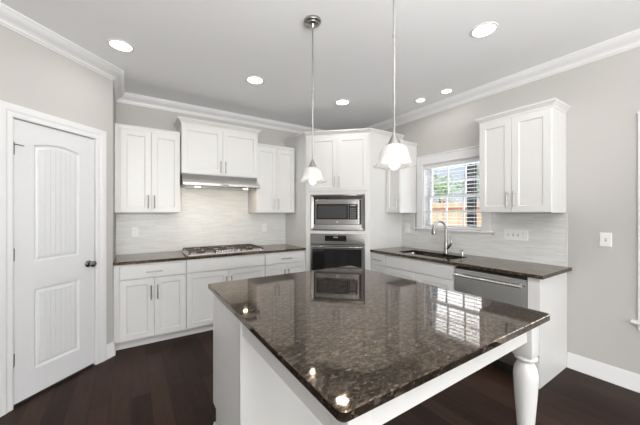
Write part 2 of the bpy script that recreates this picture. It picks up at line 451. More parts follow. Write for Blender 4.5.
def plain_window(name, x0, x1, z0, z1, axis, p):
    m = MB()

    def b(u0, u1, q0, q1, w0, w1):
        if axis == 'X': m.box(u0, u1, q0, q1, w0, w1)
        else: m.box(q0, q1, u0, u1, w0, w1)
    s = 1
    for u in (x0, x1): b(u - 0.09 if u == x0 else u, u if u == x0 else u + 0.09, p, p + 0.018, z0 - 0.09, z1 + 0.09)
    b(x0, x1, p, p + 0.018, z1, z1 + 0.09); b(x0, x1, p, p + 0.018, z0 - 0.09, z0)
    c = p - 0.09
    for k in range(4):
        u = x0 + (x1 - x0) * k / 3; b(max(x0, u - 0.02), min(x1, u + 0.02), c, c + 0.03, z0, z1)
    for k in range(5):
        w = z0 + (z1 - z0) * k / 4; b(x0, x1, c, c + 0.03, max(z0, w - 0.015), min(z1, w + 0.015))
    return struct(m.build(name, TRIM))


plain_window('window_3', -2.7, -1.1, 0.4, 2.5, 'X', YR); plain_window('window_4', -0.6, 1.0, 0.4, 2.5, 'X', YR); plain_window('window_5', 1.5, 3.1, 0.4, 2.5, 'X', YR)
plain_window('window_6', -4.0, -2.2, 0.45, 2.45, 'Y', XL)

# crown molding round the room (profile: out from wall, z)
CP = [(0, ZC), (0.092, ZC), (0.092, ZC - 0.010), (0.084, ZC - 0.016), (0.080, ZC - 0.028), (0.062, ZC - 0.046), (0.046, ZC - 0.056), (0.030, ZC - 0.066),
      (0.020, ZC - 0.078), (0.018, ZC - 0.090), (0.008, ZC - 0.096), (0.006, ZC - 0.104), (0, ZC - 0.104)]
struct(MB().sweep([(XR, YR), (XR, YB), (PX, YB), (PX, PY), (DX, DY), (XL, DY), (XL, YR)], CP, side=1, closed=True).build('trim_1', TRIM, smooth=True))
# baseboards
BP = [(0, 0), (0.022, 0), (0.022, 0.012), (0.015, 0.022), (0.014, 0.108), (0.009, 0.118), (0.008, 0.128), (0.003, 0.136), (0, 0.136)]
struct(MB().sweep([(XR, YR), (XR, 0.9445)], BP, side=1).build('baseboard_right', TRIM, smooth=True))
struct(MB().sweep([(PX, YB - 0.56), (PX, PY), pantry_pt(DOOR_S0 - 0.103)], BP, side=1).build('baseboard_left', TRIM, smooth=True))
struct(MB().sweep([pantry_pt(DOOR_S1 + 0.105), (DX, DY), (XL, DY), (XL, YR), (XR, YR)], BP, side=1).build('baseboard_rear', TRIM, smooth=True))

# ------------------------------------------------------------------ pantry door: local x runs right along the wall, y into it
PO = pantry_pt(DOOR_S1)
door = thing('door_1', 'white two-panel pantry door with arched top panel', 'door', (PO[0], PO[1], 0), PI / 4, kind='structure')
DW_ = DOOR_S1 - DOOR_S0
c = MB()   # casing around the opening + jamb
CW = 0.095
casp = [(0.004, 0), (0.004, -0.010), (0.012, -0.013), (0.040, -0.013), (0.052, -0.018), (0.080, -0.020), (CW, -0.020), (CW, 0)]
ls = []
for (x, z, mx_, mz) in ((0, 0, -1, 0), (0, DOOR_H, -1, 1), (DW_, DOOR_H, 1, 1), (DW_, 0, 1, 0)):
    ls.append([(x + mx_ * a, y, z + mz * a) for a, y in casp])
c.loops(ls)
c.box(-0.017, -0.003, 0.0, 0.108, 0, DOOR_H + 0.003); c.box(DW_ + 0.003, DW_ + 0.017, 0.0, 0.108, 0, DOOR_H + 0.003); c.box(-0.017, DW_ + 0.017, 0.0, 0.108, DOOR_H + 0.003, DOOR_H + 0.017)
c.build('door_frame', TRIM, door)


def arch_outline(x0, x1, z0, z1, rise, ins, seg=14):
    pts = [(x0 + ins, z0 + ins), (x1 - ins, z0 + ins)]
    for k in range(seg + 1):
        f_ = k / seg; x = (x1 - ins) + (x0 - x1 + 2 * ins) * f_
        pts.append((x, z1 - ins + rise * (1 - (2 * f_ - 1) ** 2)))
    return pts


dm = MB(); bm = dm.bm; Y0 = 0.006; DB = 0.010
px0, px1 = DW_ - (0.652 - DOOR_S0), DW_ - (0.322 - DOOR_S0)
px0, px1 = 0.132, 0.470
outer = [(0.003, 0.022), (DW_ - 0.003, 0.022), (DW_ - 0.003, DOOR_H - 0.003), (0.003, DOOR_H - 0.003)]
panels = [(px0, px1, 1.035, 1.925, 0.030), (px0, px1, 0.215, 0.825, 0.0)]
# front skin: stile/rail grid filled around the panels
fe = []
ov = [bm.verts.new((x, Y0, z)) for x, z in outer]
edges = [bm.edges.new((ov[i], ov[(i + 1) % 4])) for i in range(4)]
for (a, b_, z0, z1, rise) in panels:
    prev = None
    for ins, yy in ((0, Y0), (0.007, Y0 + 0.010), (0.017, Y0 + 0.013), (0.030, Y0 + 0.006), (0.034, Y0 + 0.006)):
        ring = [bm.verts.new((x, yy, z)) for x, z in arch_outline(a, b_, z0, z1, rise, ins)]
        if prev is None:
            edges += [bm.edges.new((ring[i], ring[(i + 1) % len(ring)])) for i in range(len(ring))]
        else:
            for i in range(len(ring)):
                j = (i + 1) % len(ring); bm.faces.new((prev[i], prev[j], ring[j], ring[i]))
        prev = ring
    bm.faces.new(prev)
bmesh.ops.triangle_fill(bm, edges=edges, use_beauty=True, normal=(0, -1, 0))
bv = [bm.verts.new((x, Y0 + 0.035, z)) for x, z in outer]
for i in range(4): bm.faces.new((ov[i], ov[(i + 1) % 4], bv[(i + 1) % 4], bv[i]))
bm.faces.new(bv)
dm.build('door_leaf', DOORM, door)
# bead boards in the panels: shallow vertical planks with grooves between
for (a, b_, z0, z1, rise) in panels:
    m = MB(); n_ = 7; xa, xb = a + 0.036, b_ - 0.036
    for k in range(n_):
        u0 = xa + (xb - xa) * k / n_ + 0.0022; u1 = xa + (xb - xa) * (k + 1) / n_ - 0.0022

        def top(x): f_ = (x - a) / (b_ - a); return z1 - 0.036 + rise * (1 - (2 * f_ - 1) ** 2)
        m.loops([[(u0, Y0 + 0.0045, z0 + 0.036), (u1, Y0 + 0.0045, z0 + 0.036), (u1, Y0 + 0.0045, top(u1)), (u0, Y0 + 0.0045, top(u0))],
                 [(u0 + 0.002, Y0 + 0.0015, z0 + 0.038), (u1 - 0.002, Y0 + 0.0015, z0 + 0.038), (u1 - 0.002, Y0 + 0.0015, top(u1) - 0.002), (u0 + 0.002, Y0 + 0.0015, top(u0) - 0.002)]])
    m.build('panel', DOORM, door)
MB().box(0.004, DW_ - 0.004, 0.010, 0.038, 0.001, 0.0215).build('door_gap_shade', BLACK, door)  # black strip standing in for the shade in the gap under the door
kb = MB()
kx, kz = DW_ - 0.062, 0.948
kn = []
for r_, y_ in ((0.030, 0.004), (0.030, -0.004), (0.024, -0.010), (0.011, -0.013), (0.010, -0.032), (0.018, -0.038), (0.027, -0.048), (0.028, -0.058), (0.021, -0.067), (0.006, -0.070)):
    kn.append([(kx + r_ * math.cos(2 * PI * k / 20), y_, kz + r_ * math.sin(2 * PI * k / 20)) for k in range(20)])
kb.loops(kn); kb.build('door_knob', mat('dark_nickel', (0.20, 0.19, 0.18), 0.22, 1.0), door, smooth=True)
for hz in (1.874, 1.105, 0.344):
    m = MB(); m.tube([(-0.003, -0.004, hz - 0.045), (-0.003, -0.004, hz + 0.045)], 0.0065, 10); m.tube([(-0.003, -0.004, hz + 0.045), (-0.003, -0.004, hz + 0.052)], 0.0045, 10)
    m.box(0.002, 0.012, 0.0035, 0.0065, hz - 0.044, hz + 0.044)
    h = m.build('hinge', mat('hinge_steel%d' % int(hz * 10), (0.25, 0.24, 0.23), 0.3, 1.0), door, smooth=True)
    if hz > 1.5:
        MB().tube([(-0.003, -0.006, hz + 0.03), (0.012, -0.030, hz + 0.025), (0.040, -0.040, hz + 0.022)], 0.004, 8).build('door_stop', MATS['hinge_steel18'], h)

# ------------------------------------------------------------------ windows on the right wall


def kitchen_window(name, Wn, muntin_cols, stool_drop):
    y0, y1, z0, z1 = Wn
    w = thing(name, None, None, (XR, y1, 0), -PI / 2, kind='structure')     # local x: from y1 to y0, local y into wall (+X)
    wd = y1 - y0; m = MB(); cw = 0.094
    m.box(-cw, 0, -0.018, 0, z0 - 0.0, z1, 0.002); m.box(wd, wd + cw, -0.018, 0, z0 - 0.0, z1, 0.002)
    m.box(-cw, wd + cw, -0.018, 0, z1, z1 + 0.105, 0.002)
    m.box(-cw - 0.006, wd + cw + 0.006, -0.024, 0, z1 + 0.105, z1 + 0.122, 0.005)
    m.build('window_casing', TRIM, w)
    MB().box(-cw - 0.036, wd + cw + 0.036, -0.040, 0.085, z0 - 0.024, z0 - 0.0005, 0.005).build('window_sill', TRIM, w)
    MB().box(-cw, wd + cw, -0.016, 0, z0 - 0.024 - stool_drop, z0 - 0.0245, 0.003).build('apron', TRIM, w)
    m = MB(); m.box(0, 0.012, 0.0, WT, z0, z1); m.box(wd - 0.012, wd, 0.0, WT, z0, z1); m.box(0, wd, 0.0, WT, z1 - 0.012, z1); m.box(0, wd, 0.085, WT, z0 - 0.02, z0)
    m.build('jamb', TRIM, w)
    zm = (z0 + z1) / 2 - 0.01
    for (a, b_, yy, nm) in ((z0, zm + 0.02, 0.088, 'lower_sash'), (zm - 0.02, z1 - 0.012, 0.122, 'upper_sash')):
        m = MB(); f_ = 0.036; x0, x1 = 0.013, wd - 0.013
        m.box(x0, x0 + f_, yy, yy + 0.03, a, b_); m.box(x1 - f_, x1, yy, yy + 0.03, a, b_)
        m.box(x0 + f_, x1 - f_, yy, yy + 0.03, a, a + f_); m.box(x0 + f_, x1 - f_, yy, yy + 0.03, b_ - f_, b_)
        for k in range(1, muntin_cols):
            u = x0 + f_ + (x1 - x0 - 2 * f_) * k / muntin_cols; m.box(u - 0.009, u + 0.009, yy + 0.006, yy + 0.024, a + f_, b_ - f_)
        zc_ = (a + b_) / 2; m.box(x0 + f_, x1 - f_, yy + 0.0055, yy + 0.0245, zc_ - 0.009, zc_ + 0.009)
        s_ = m.build(nm, TRIM, w)
        MB().box(x0 + f_ - 0.003, x1 - f_ + 0.003, yy + 0.013, yy + 0.017, a + f_ - 0.003, b_ - f_ + 0.003).build('glass_pane', GLASS, s_)
    return w


kitchen_window('window_1', W1, 3, 0.018)
kitchen_window('window_2', W2, 3, 0.055)


def blind(Wn, label):
    y0, y1, z0, z1 = Wn; wd = y1 - y0
    b = thing('window_blind', label, 'blind', (XR, y1, 0), -PI / 2)
    MB().box(0.016, wd - 0.016, 0.008, 0.062, z1 - 0.058, z1 - 0.0135, 0.003).build('headrail', SLAT, b)
    m = MB(); z = z1 - 0.085; n_ = 0
    while z > z0 + 0.035:
        m.loops([[(x, 0.012, z), (x, 0.037, z + 0.0035), (x, 0.062, z + 0.001), (x, 0.062, z - 0.002), (x, 0.037, z + 0.0005), (x, 0.012, z - 0.003)] for x in (0.017, wd - 0.017)])
        z -= 0.0445
    m.build('slats', SLAT, b)
    MB().box(0.017, wd - 0.017, 0.012, 0.062, z0 + 0.004, z0 + 0.020, 0.003).build('bottom_rail', SLAT, b)
    for x in (0.10, wd - 0.10):
        m = MB()
        for yy in (0.0095, 0.0645): m.box(x - 0.0012, x + 0.0012, yy - 0.0008, yy + 0.0008, z0 + 0.018, z1 - 0.07)
        m.build('ladder_cord', SLAT, b)
    return b


blind(W1, 'white slatted blind lowered in the window above the sink')
blind(W2, 'white slatted blind in the tall window at the right edge of the photo')

# ------------------------------------------------------------------ tile backsplashes
sb = thing('tile_backsplash', 'pale glass strip tile backsplash behind the gas cooktop', 'backsplash', (0, YB, 0.9145))
m = MB(); m.box(PX + 0.001, 2.063, -0.009, -0.0005, 0, 0.4915 - 0.001); m.box(0.505, 1.446, -0.009, -0.0005, 0.4905, 0.96); m.build('tile_field', TILE_B, sb)
sb = thing('tile_backsplash', 'pale glass strip tile backsplash under the kitchen window', 'backsplash', (XR, 0, 0.9145))
m = MB(); m.box(-0.009, -0.0005, 0.953, 1.572, 0, 0.491); m.box(-0.009, -0.0005, 1.572, 2.64, 0, 0.246)
m.box(-0.009, -0.0005, 2.641, 2.859, 0, 0.491); m.box(-0.009, -0.0005, 1.572, 1.6095, 0.292, 0.491)
m.build('tile_field', TILE_R, sb)
MB().box(-0.010, -0.0005, 0.9465, 0.9525, 0, 0.491).build('edge_strip', LATTICE, sb)

# ------------------------------------------------------------------ base cabinets on the back wall (local x from x0)
YF = YB - 0.61
ZT = 0.8835


def base_cab(name_label, x0, x1, seam, parent_loc, rot, with_pull=True, fill_left=0.0, fill_right=0.0, drawers=True, door_pulls='both', open_top=False):
    w = x1 - x0
    o = thing('base_cabinet', name_label, 'cabinet', parent_loc, rot)
    if open_top:
        m = MB(); z0 = 0.10
        m.box(0.0005, 0.018, 0, 0.608, z0, ZT); m.box(w - 0.018, w - 0.0005, 0, 0.608, z0, ZT)
        m.box(0.018, w - 0.018, 0, 0.018, z0, ZT); m.box(0.018, w - 0.018, 0.018, 0.608, z0, z0 + 0.018)
        m.build('carcass', CAB, o)
        MB().box(0.0005, w - 0.0005, 0.075, 0.608, 0, 0.0995).build('toe_kick', CAB, o)
        MB().box(0.0005, w - 0.0005, 0.063, 0.0745, 0, 0.018, 0.004).build('shoe_molding', CAB, o)
    else:
        carcass(o, 0.0005, w - 0.0005, 0.608, 0, ZT, toe=0.10)
    a, b_ = fill_left + 0.004, w - fill_right - 0.004
    d = slab(o, a, b_, 0.728, 0.868)
    if with_pull: pull(d, (a + b_) / 2, 0.793, vertical=False)
    if seam is None:
        e = shaker(o, a, b_, 0.104, 0.720)
        if door_pulls: pull(e, b_ - 0.032 if door_pulls == 'right' else a + 0.032, 0.575)
    else:
        e = shaker(o, a, seam - 0.0015, 0.104, 0.720); pull(e, seam - 0.030, 0.575)
        e = shaker(o, seam + 0.0015, b_, 0.104, 0.720); pull(e, seam + 0.030, 0.575)
    return o


base_cab('white base cabinet left of the cooktop, beside the pantry door wall', PX + 0.002, 0.518, 0.205 - PX, (PX + 0.002, YF, 0), 0, fill_left=0.047)
base_cab('white base cabinet directly under the gas cooktop', 0.518, 1.457, 0.470, (0.518, YF, 0), 0, with_pull=False)
base_cab('white base cabinet between the cooktop and the oven tower', 1.457, 2.063, 0.303, (1.457, YF, 0), 0)

ct = thing('countertop', 'dark brown granite countertop carrying the gas cooktop', 'countertop', (0, YB, 0.884))
MB().prism([(PX + 0.002, -0.646), (2.0635, -0.646), (2.0635, -0.002), (PX + 0.002, -0.002)], 0, 0.030, 0.004).build('slab', GR, ct)

# ------------------------------------------------------------------ upper cabinets
CRN = [(0, 0), (0.006, 0), (0.006, 0.018), (0.014, 0.028), (0.034, 0.050), (0.042, 0.056), (0.042, 0.070), (0, 0.070)]
CRM = [(0, 0), (0.005, 0), (0.005, 0.014), (0.012, 0.022), (0.028, 0.040), (0.034, 0.045), (0.034, 0.058), (0, 0.058)]
CRS = [(0, 0), (0.008, 0), (0.010, 0.012), (0.018, 0.026), (0.018, 0.036), (0, 0.036)]


def wall_cab(label, w, depth, z0, z1, seam, loc, rot, crown, path_ends='both', fill_left=0.0, single_pull=None, pz=None):
    o = thing('wall_cabinet', label, 'cabinet', loc, rot)
    MB().box(0.0005, w - 0.0005, 0, depth - 0.002, z0, z1, 0.0012).build('carcass', CAB, o)
    a, b_ = fill_left + 0.004, w - 0.004; zt = z1 - 0.012; zb = z0 + 0.006
    pz = pz if pz else z0 + 0.125
    if seam is None:
        e = shaker(o, a, b_, zb, zt); pull(e, b_ - 0.030 if single_pull == 'right' else a + 0.030, pz)
    else:
        e = shaker(o, a, seam - 0.0015, zb, zt); pull(e, seam - 0.030, pz)
        e = shaker(o, seam + 0.0015, b_, zb, zt); pull(e, seam + 0.030, pz)
    prof = [(p, z1 + q) for p, q in crown]
    pth = [(w - 0.001, depth - 0.003), (w - 0.001, -0.001), (0.001, -0.001), (0.001, depth - 0.003)]
    if path_ends == 'right': pth = pth[:2] + [(0.001, -0.001)]
    if path_ends == 'left': pth = [(w - 0.001, -0.001)] + pth[2:]
    if path_ends == 'none': pth = pth[1:3]
    m = MB(); m.sweep(pth, prof, side=1)
    m.box(0.003, w - 0.003, 0.0, depth - 0.004, z1, z1 + 0.012)
    m.build('crown', CAB, o)
    return o


wall_cab('white wall cabinet left of the hood, next to the pantry wall', 0.642, 0.33, 1.409, 2.340, 0.192 - PX, (PX + 0.002, YB - 0.33, 0), 0, CRS, 'none', fill_left=0.046)
wall_cab('raised white wall cabinet directly above the range hood', 0.948, 0.385, 1.882, 2.470, 0.478, (0.500, YB - 0.385, 0), 0, CRN, 'both', pz=1.985)
wall_cab('white wall cabinet between the hood and the oven tower', 0.598, 0.33, 1.409, 2.340, 0.298, (1.4485, YB - 0.33, 0), 0, CRS, 'none')
wall_cab('small single-door white wall cabinet between oven tower and window', 0.252, 0.33, 1.409, 2.340, None, (XR - 0.33, 2.856, 0), -PI / 2, CRS, 'right', single_pull='right')
wall_cab('white two-door wall cabinet right of the window', 0.610, 0.33, 1.409, 2.318, 0.300, (XR - 0.33, 1.563, 0), -PI / 2, CRM, 'both')

# ------------------------------------------------------------------ range hood
hd = thing('range_hood', 'stainless steel range hood under the raised cabinet', 'range hood', (0.508, YB - 0.010, 0))
m = MB(); w = 0.934
prof = [(0, 1.735), (0, 1.8805), (-0.355, 1.8805), (-0.372, 1.850), (-0.490, 1.768), (-0.490, 1.742), (-0.480, 1.735)]
m.loops([[(x, y, z) for y, z in prof] for x in (0, w)]); m.build('hood_body', mat('hood_steel', (0.60, 0.595, 0.58), 0.26, 1.0), hd)
m = MB(); m.box(0.03, w * .5 - .01, -0.44, -0.06, 1.727, 1.7345, 0.002); m.box(w * .5 + .01, w - 0.03, -0.44, -0.06, 1.727, 1.7345, 0.002); m.build('grease_filter', STEEL, hd)
for x in (0.17, w - 0.17):
    MB().lathe([(0.030, 1.7265), (0.030, 1.7215), (0.024, 1.7195)], (x, -0.40)).build('hood_lamp', HOODLENS, hd, smooth=True)
    a = area('hood_light', (0.508 + x, YB - 0.41, 1.715), (0, 0.25, -1), 0.05, 0.05, HOOD_W, (1, 0.80, 0.58), 'DISK')
MB().box(w * .5 - .05, w * .5 + .05, -0.482, -0.470, 1.748, 1.760).loops([[(w * .5 - .05, -0.4915, 1.749), (w * .5 + .05, -0.4915, 1.749), (w * .5 + .05, -0.4915, 1.761), (w * .5 - .05, -0.4915, 1.761)], [(w * .5 - .05, -0.489, 1.749), (w * .5 + .05, -0.489, 1.749), (w * .5 + .05, -0.489, 1.761), (w * .5 - .05, -0.489, 1.761)]]).build('switch_panel', BLACK, hd)

# ------------------------------------------------------------------ gas cooktop
ck = thing('gas_cooktop', 'five-burner stainless gas cooktop with dark grates', 'cooktop', (1.005, YB - 0.330, 0.9145))
m = MB(); m.prism(rrect(-0.468, 0.458, -0.268, 0.262, 0.03), 0, 0.012, 0.004); m.build('cooktop_tray', mat('cooktop_steel', (0.86, 0.84, 0.80), 0.35, 1.0), ck)
for bx, by, br_ in ((-0.30, 0.12, 0.045), (-0.30, -0.12, 0.038), (0.0, 0.06, 0.055), (0.30, 0.12, 0.045), (0.30, -0.12, 0.038)):
    MB().lathe([(br_ + 0.012, 0.012), (br_ + 0.012, 0.018), (br_, 0.020), (br_, 0.027), (br_ - 0.008, 0.030)], (bx, by), 20).build('burner', IRON, ck, smooth=True)
for gx in (-0.30, 0.0, 0.30):
    m = MB(); hw, z0, z1 = 0.142, 0.034, 0.046; y0, y1 = -0.235 if gx else -0.13, 0.235
    for yy in (y0, y1): m.box(gx - hw, gx + hw, yy - 0.006, yy + 0.006, z0, z1, 0.002)
    for xx in (gx - hw, gx + hw): m.box(xx - 0.006, xx + 0.006, y0, y1, z0, z1, 0.002)
    m.box(gx - 0.005, gx + 0.005, y0, y1, z0, z1); m.box(gx - hw, gx + hw, (y0 + y1) / 2 - 0.005, (y0 + y1) / 2 + 0.005, z0, z1)
    for by in ([-0.12, 0.12] if gx else [0.06]):
        m.box(gx - hw, gx - 0.03, by - 0.004, by + 0.004, z0, z1 + 0.004); m.box(gx + 0.03, gx + hw, by - 0.004, by + 0.004, z0, z1 + 0.004)
    for xx in (gx - hw, gx + hw):
        for yy in (y0, y1): m.box(xx - 0.008, xx + 0.008, yy - 0.008, yy + 0.008, 0.012, z0)
    m.build('grate', IRON, ck)
for k in range(5):
    MB().lathe([(0.019, 0.012), (0.019, 0.016), (0.016, 0.018), (0.014, 0.034), (0.011, 0.036)], (-0.13 + 0.065 * k, -0.200), 18).build('control_knob', CHROME, ck, smooth=True)

# ------------------------------------------------------------------ diagonal oven tower
TL, TR = (2.065, 3.491), (2.695, 2.861)
FW = math.dist(TL, TR)
tw = thing('oven_cabinet', 'tall diagonal white corner cabinet housing microwave and wall oven', 'cabinet', (TL[0], TL[1], 0), -PI / 4)


def wl(x, y):   # world xy to tower local
    dx, dy = x - TL[0], y - TL[1]; return ((dx - dy) * s2, (dx + dy) * s2)


ZTW = 2.475
m = MB()
for (a, b_) in (((2.065, YB - 0.002), TL), (TR, (XR - 0.002, 2.861))):
    a_, c_ = Vector(a), Vector(b_); d = (c_ - a_).normalized(); nn = Vector((-d.y, d.x))
    poly = [a_, c_, c_ + nn * 0.018, a_ + nn * 0.018]
    m.loops([[(*wl(p.x, p.y), 0.0 if 1 else 0) for p in poly], [(*wl(p.x, p.y), ZTW) for p in poly]])
m.build('side_panel', CAB, tw)
m = MB()
st = 0.066
m.box(0.0005, st, 0, 0.02, 0.10, ZTW); m.box(FW - st, FW - 0.0005, 0, 0.02, 0.10, ZTW)
for z0, z1 in ((0.10, 0.125), (0.385, 0.405), (1.121, 1.162), (1.664, 1.73), (2.455, ZTW)): m.box(st, FW - st, 0.0, 0.0195, z0, z1)
m.build('face_frame', CAB, tw)
m = MB(); m.box(0.03, FW - 0.03, 0.021, 0.04, 1.73, 2.455); m.build('inner_panel', CAB, tw)
MB().box(0.06, FW - 0.06, 0.06, 0.075, 0, 0.10).build('toe_kick', CAB, tw)
m = MB(); pl = [wl(*p) for p in ((2.067, YB - 0.004), TL, TR, (XR - 0.004, 2.863), (XR - 0.004, YB - 0.004))]
m.loops([[(x, y, ZTW - 0.0) for x, y in pl], [(x, y, ZTW + 0.012) for x, y in pl]]); m.build('top_panel', CAB, tw)
m = MB(); m.sweep([wl(XR - 0.003, 2.861), wl(*TR), wl(*TL), wl(2.065, YB - 0.003)], [(p, ZTW + q) for p, q in CRN], side=1); m.build('crown', CAB, tw)
hf = FW / 2
e = shaker(tw, 0.030, hf - 0.0015, 1.712, 2.463, y=-0.0205); pull(e, hf - 0.030, 1.832)
e = shaker(tw, hf + 0.0015, FW - 0.030, 1.712, 2.463, y=-0.0205); pull(e, hf + 0.030, 1.832)
e = slab(tw, 0.030, FW - 0.030, 0.113, 0.396, y=-0.0205); pull(e, hf, 0.30, vertical=False)


def emblem(parent, x, z, y, r=0.011):
    m = MB(); m.loops([[(x + rr * math.cos(2 * PI * k / 18), yy, z + rr * math.sin(2 * PI * k / 18)) for k in range(18)] for rr, yy in ((r, y), (r, y - 0.0015), (r * .8, y - 0.002))])
    return m.build('emblem', CHROME, parent)


# microwave with trim kit
mw = thing('microwave', 'built-in stainless microwave with trim kit above the wall oven', 'microwave', (TL[0], TL[1], 0), -PI / 4)
m = MB(); x0, x1, z0, z1 = 0.068, FW - 0.068, 1.1645, 1.662
m.loops([rectloop(x0, x1, z0, z1, 0.0, -0.002), rectloop(x0, x1, z0, z1, 0.0, -0.010), rectloop(x0, x1, z0, z1, 0.012, -0.020), rectloop(x0, x1, z0, z1, 0.045, -0.014),
         [(0.112, -0.006, 1.246), (FW - 0.112, -0.006, 1.246), (FW - 0.112, -0.006, 1.596), (0.112, -0.006, 1.596)]])
m.build('trim_kit', STEEL, mw)
MB().box(0.115, FW - 0.115, -0.012, -0.0065, 1.250, 1.592).build('vent_recess', DARKGAP, mw)
b = MB().box(0.140, 0.748, -0.030, -0.0125, 1.252, 1.590, 0.003).build('microwave_door', STEEL, mw)
MB().box(0.156, 0.728, -0.0325, -0.0305, 1.318, 1.532, 0.0008).build('door_glass', BLACKGLASS, b)
k_ = MB()
for i in range(3):
    for j in range(6): k_.box(0.625 + i * 0.028, 0.645 + i * 0.028, -0.0345, -0.0330, 1.335 + j * 0.025, 1.350 + j * 0.025)
k_.build('keypad', KEYS, mw)
MB().box(0.60, 0.603, -0.0345, -0.0327, 1.319, 1.531).build('door_seam', STEEL, mw)
MB().box(0.175, 0.575, -0.0340, -0.0327, 1.340, 1.510, 0.0005).build('viewing_window', mat('dark_mesh_window', (0.05, 0.052, 0.055), 0.12), mw)
MB().box(0.63, 0.70, -0.0343, -0.0330, 1.502, 1.516).build('clock_display', LED, mw)
emblem(mw, hf, 1.282, -0.0305)

# wall oven
ovn = thing('wall_oven', 'built-in stainless wall oven with black glass door', 'oven', (TL[0], TL[1], 0), -PI / 4)
MB().box(0.068, FW - 0.068, -0.022, -0.001, 0.978, 1.1195, 0.003).build('control_panel', STEEL, ovn)
MB().box(0.070, FW - 0.070, -0.012, -0.001, 0.408, 0.977).build('oven_body', DARKGAP, ovn)
MB().box(0.275, 0.575, -0.0245, -0.0225, 1.020, 1.096, 0.0008).build('touch_display', BLACKGLASS, ovn)
MB().box(0.395, 0.455, -0.0262, -0.0250, 1.066, 1.080).build('clock_display', LED, ovn)
emblem(ovn, hf, 1.105, -0.0222, 0.008)
d = MB().box(0.070, FW - 0.070, -0.034, -0.0125, 0.410, 0.968, 0.003).build('oven_door', STEEL, ovn)
MB().box(0.098, FW - 0.110, -0.0365, -0.0345, 0.470, 0.912, 0.0008).build('door_glass', BLACKGLASS, d)
m = MB(); m.tube([(0.095, -0.075, 0.938), (FW - 0.095, -0.075, 0.938)], 0.012, 14)
for x in (0.13, FW - 0.13): m.tube([(x, -0.0345, 0.938), (x, -0.073, 0.938)], 0.009, 10)
m.build('handle', STEEL, d, smooth=True)

# ------------------------------------------------------------------ right run: local x = -Y from y origin
XF = XR - 0.61
base_cab('narrow white base cabinet between oven tower and sink cabinet', 0, 0.256, None, (XF, 2.858, 0), -PI / 2, door_pulls='right')
base_cab('wide white base cabinet under the sink', 0, 0.934, 0.467, (XF, 2.601, 0), -PI / 2, with_pull=False, open_top=True)
dw = thing('dishwasher', 'stainless steel dishwasher at the end of the window counter', 'dishwasher', (XF, 1.666, 0), -PI / 2)
MB().box(0.004, 0.632, 0.002, 0.600, 0.10, 0.868).build('tub_body', DARKGAP, dw)
MB().box(0.004, 0.632, 0.07, 0.60, 0.0, 0.0995).build('toe_kick', BLACK, dw)
d = MB().box(0.006, 0.630, -0.024, 0.0015, 0.105, 0.855, 0.004).build('dishwasher_door', MATS['hood_steel'], dw)
m = MB(); m.tube([(0.020, -0.066, 0.800), (0.616, -0.066, 0.800)], 0.012, 14)
for x in (0.05, 0.586): m.tube([(x, -0.0245, 0.800), (x, -0.065, 0.800)], 0.009, 10)
m.build('handle', mat('bright_steel', (0.75, 0.75, 0.75), 0.18, 1.0), d, smooth=True)
ep = thing('end_panel', 'white cabinet end panel closing the counter beside the dishwasher', 'panel', (XF, 1.032, 0), -PI / 2)
MB().box(0.0005, 0.085, -0.001, 0.607, 0, ZT, 0.001).build('panel_board', CAB, ep)
m = MB(); m.sweep([(0.0855, 0.583), (0.0855, -0.0015), (0.0, -0.0015)], [(0, 0), (0.012, 0), (0.011, 0.010), (0.004, 0.019), (0, 0.019)], side=-1); m.build('shoe_molding', CAB, ep)

# countertop with the sink cut-out
SK = (2.830, 3.150, 1.755, 2.510)
ct = thing('countertop', 'dark brown granite countertop under the window with sink cut-out', 'countertop', (0, 0, 0.884))
m = MB(); outer = [(2.6935, 0.912), (XR - 0.002, 0.912), (XR - 0.002, 2.859), (2.6935, 2.859)]
inner = rrect(*SK, 0.05, 5)
for z, o2, i2 in ((0.0, 0, 0), (0.030, 0, 0)):
    ov = [m.bm.verts.new((x, y, z)) for x, y in offset_poly(outer, -0.003)]; iv = [m.bm.verts.new((x, y, z)) for x, y in inner]
    es = [m.bm.edges.new((v[i], v[(i + 1) % len(v)])) for v in (ov, iv) for i in range(len(v))]
    bmesh.ops.triangle_fill(m.bm, edges=es, use_beauty=True, normal=(0, 0, 1))
m.loops([[(x, y, z) for x, y in inner] for z in (0.0, 0.030)], False, False)
ins = offset_poly(outer, -0.003)
m.loops([[(x, y, 0.0) for x, y in ins], [(x, y, 0.003) for x, y in outer], [(x, y, 0.027) for x, y in outer], [(x, y, 0.030) for x, y in ins]], False, False)
bmesh.ops.remove_doubles(m.bm, verts=m.bm.verts[:], dist=1e-5)
m.build('slab', GR, ct)
sk = thing('kitchen_sink', 'undermount stainless sink set in the counter below the window', 'sink', (0, 0, 0.70))
i0 = rrect(SK[0] - 0.004, SK[1] + 0.004, SK[2] - 0.004, SK[3] + 0.004, 0.054, 5); i1 = rrect(SK[0] + 0.006, SK[1] - 0.006, SK[2] + 0.006, SK[3] - 0.006, 0.06, 5)
i2 = rrect(SK[0] + 0.03, SK[1] - 0.03, SK[2] + 0.03, SK[3] - 0.03, 0.05, 5); o0 = rrect(SK[0] - 0.02, SK[1] + 0.02, SK[2] - 0.02, SK[3] + 0.02, 0.07, 5)
m = MB(); m.loops([[(x, y, 0.1835) for x, y in o0], [(x, y, 0.1835) for x, y in i0], [(x, y, 0.03) for x, y in i1], [(x, y, 0.002) for x, y in i2]], False, True)
m.build('basin', STEEL, sk, smooth=True)
MB().lathe([(0.045, 0.002), (0.045, 0.006), (0.03, 0.004)], (2.99, 2.13)).build('drain', CHROME, sk, smooth=True)

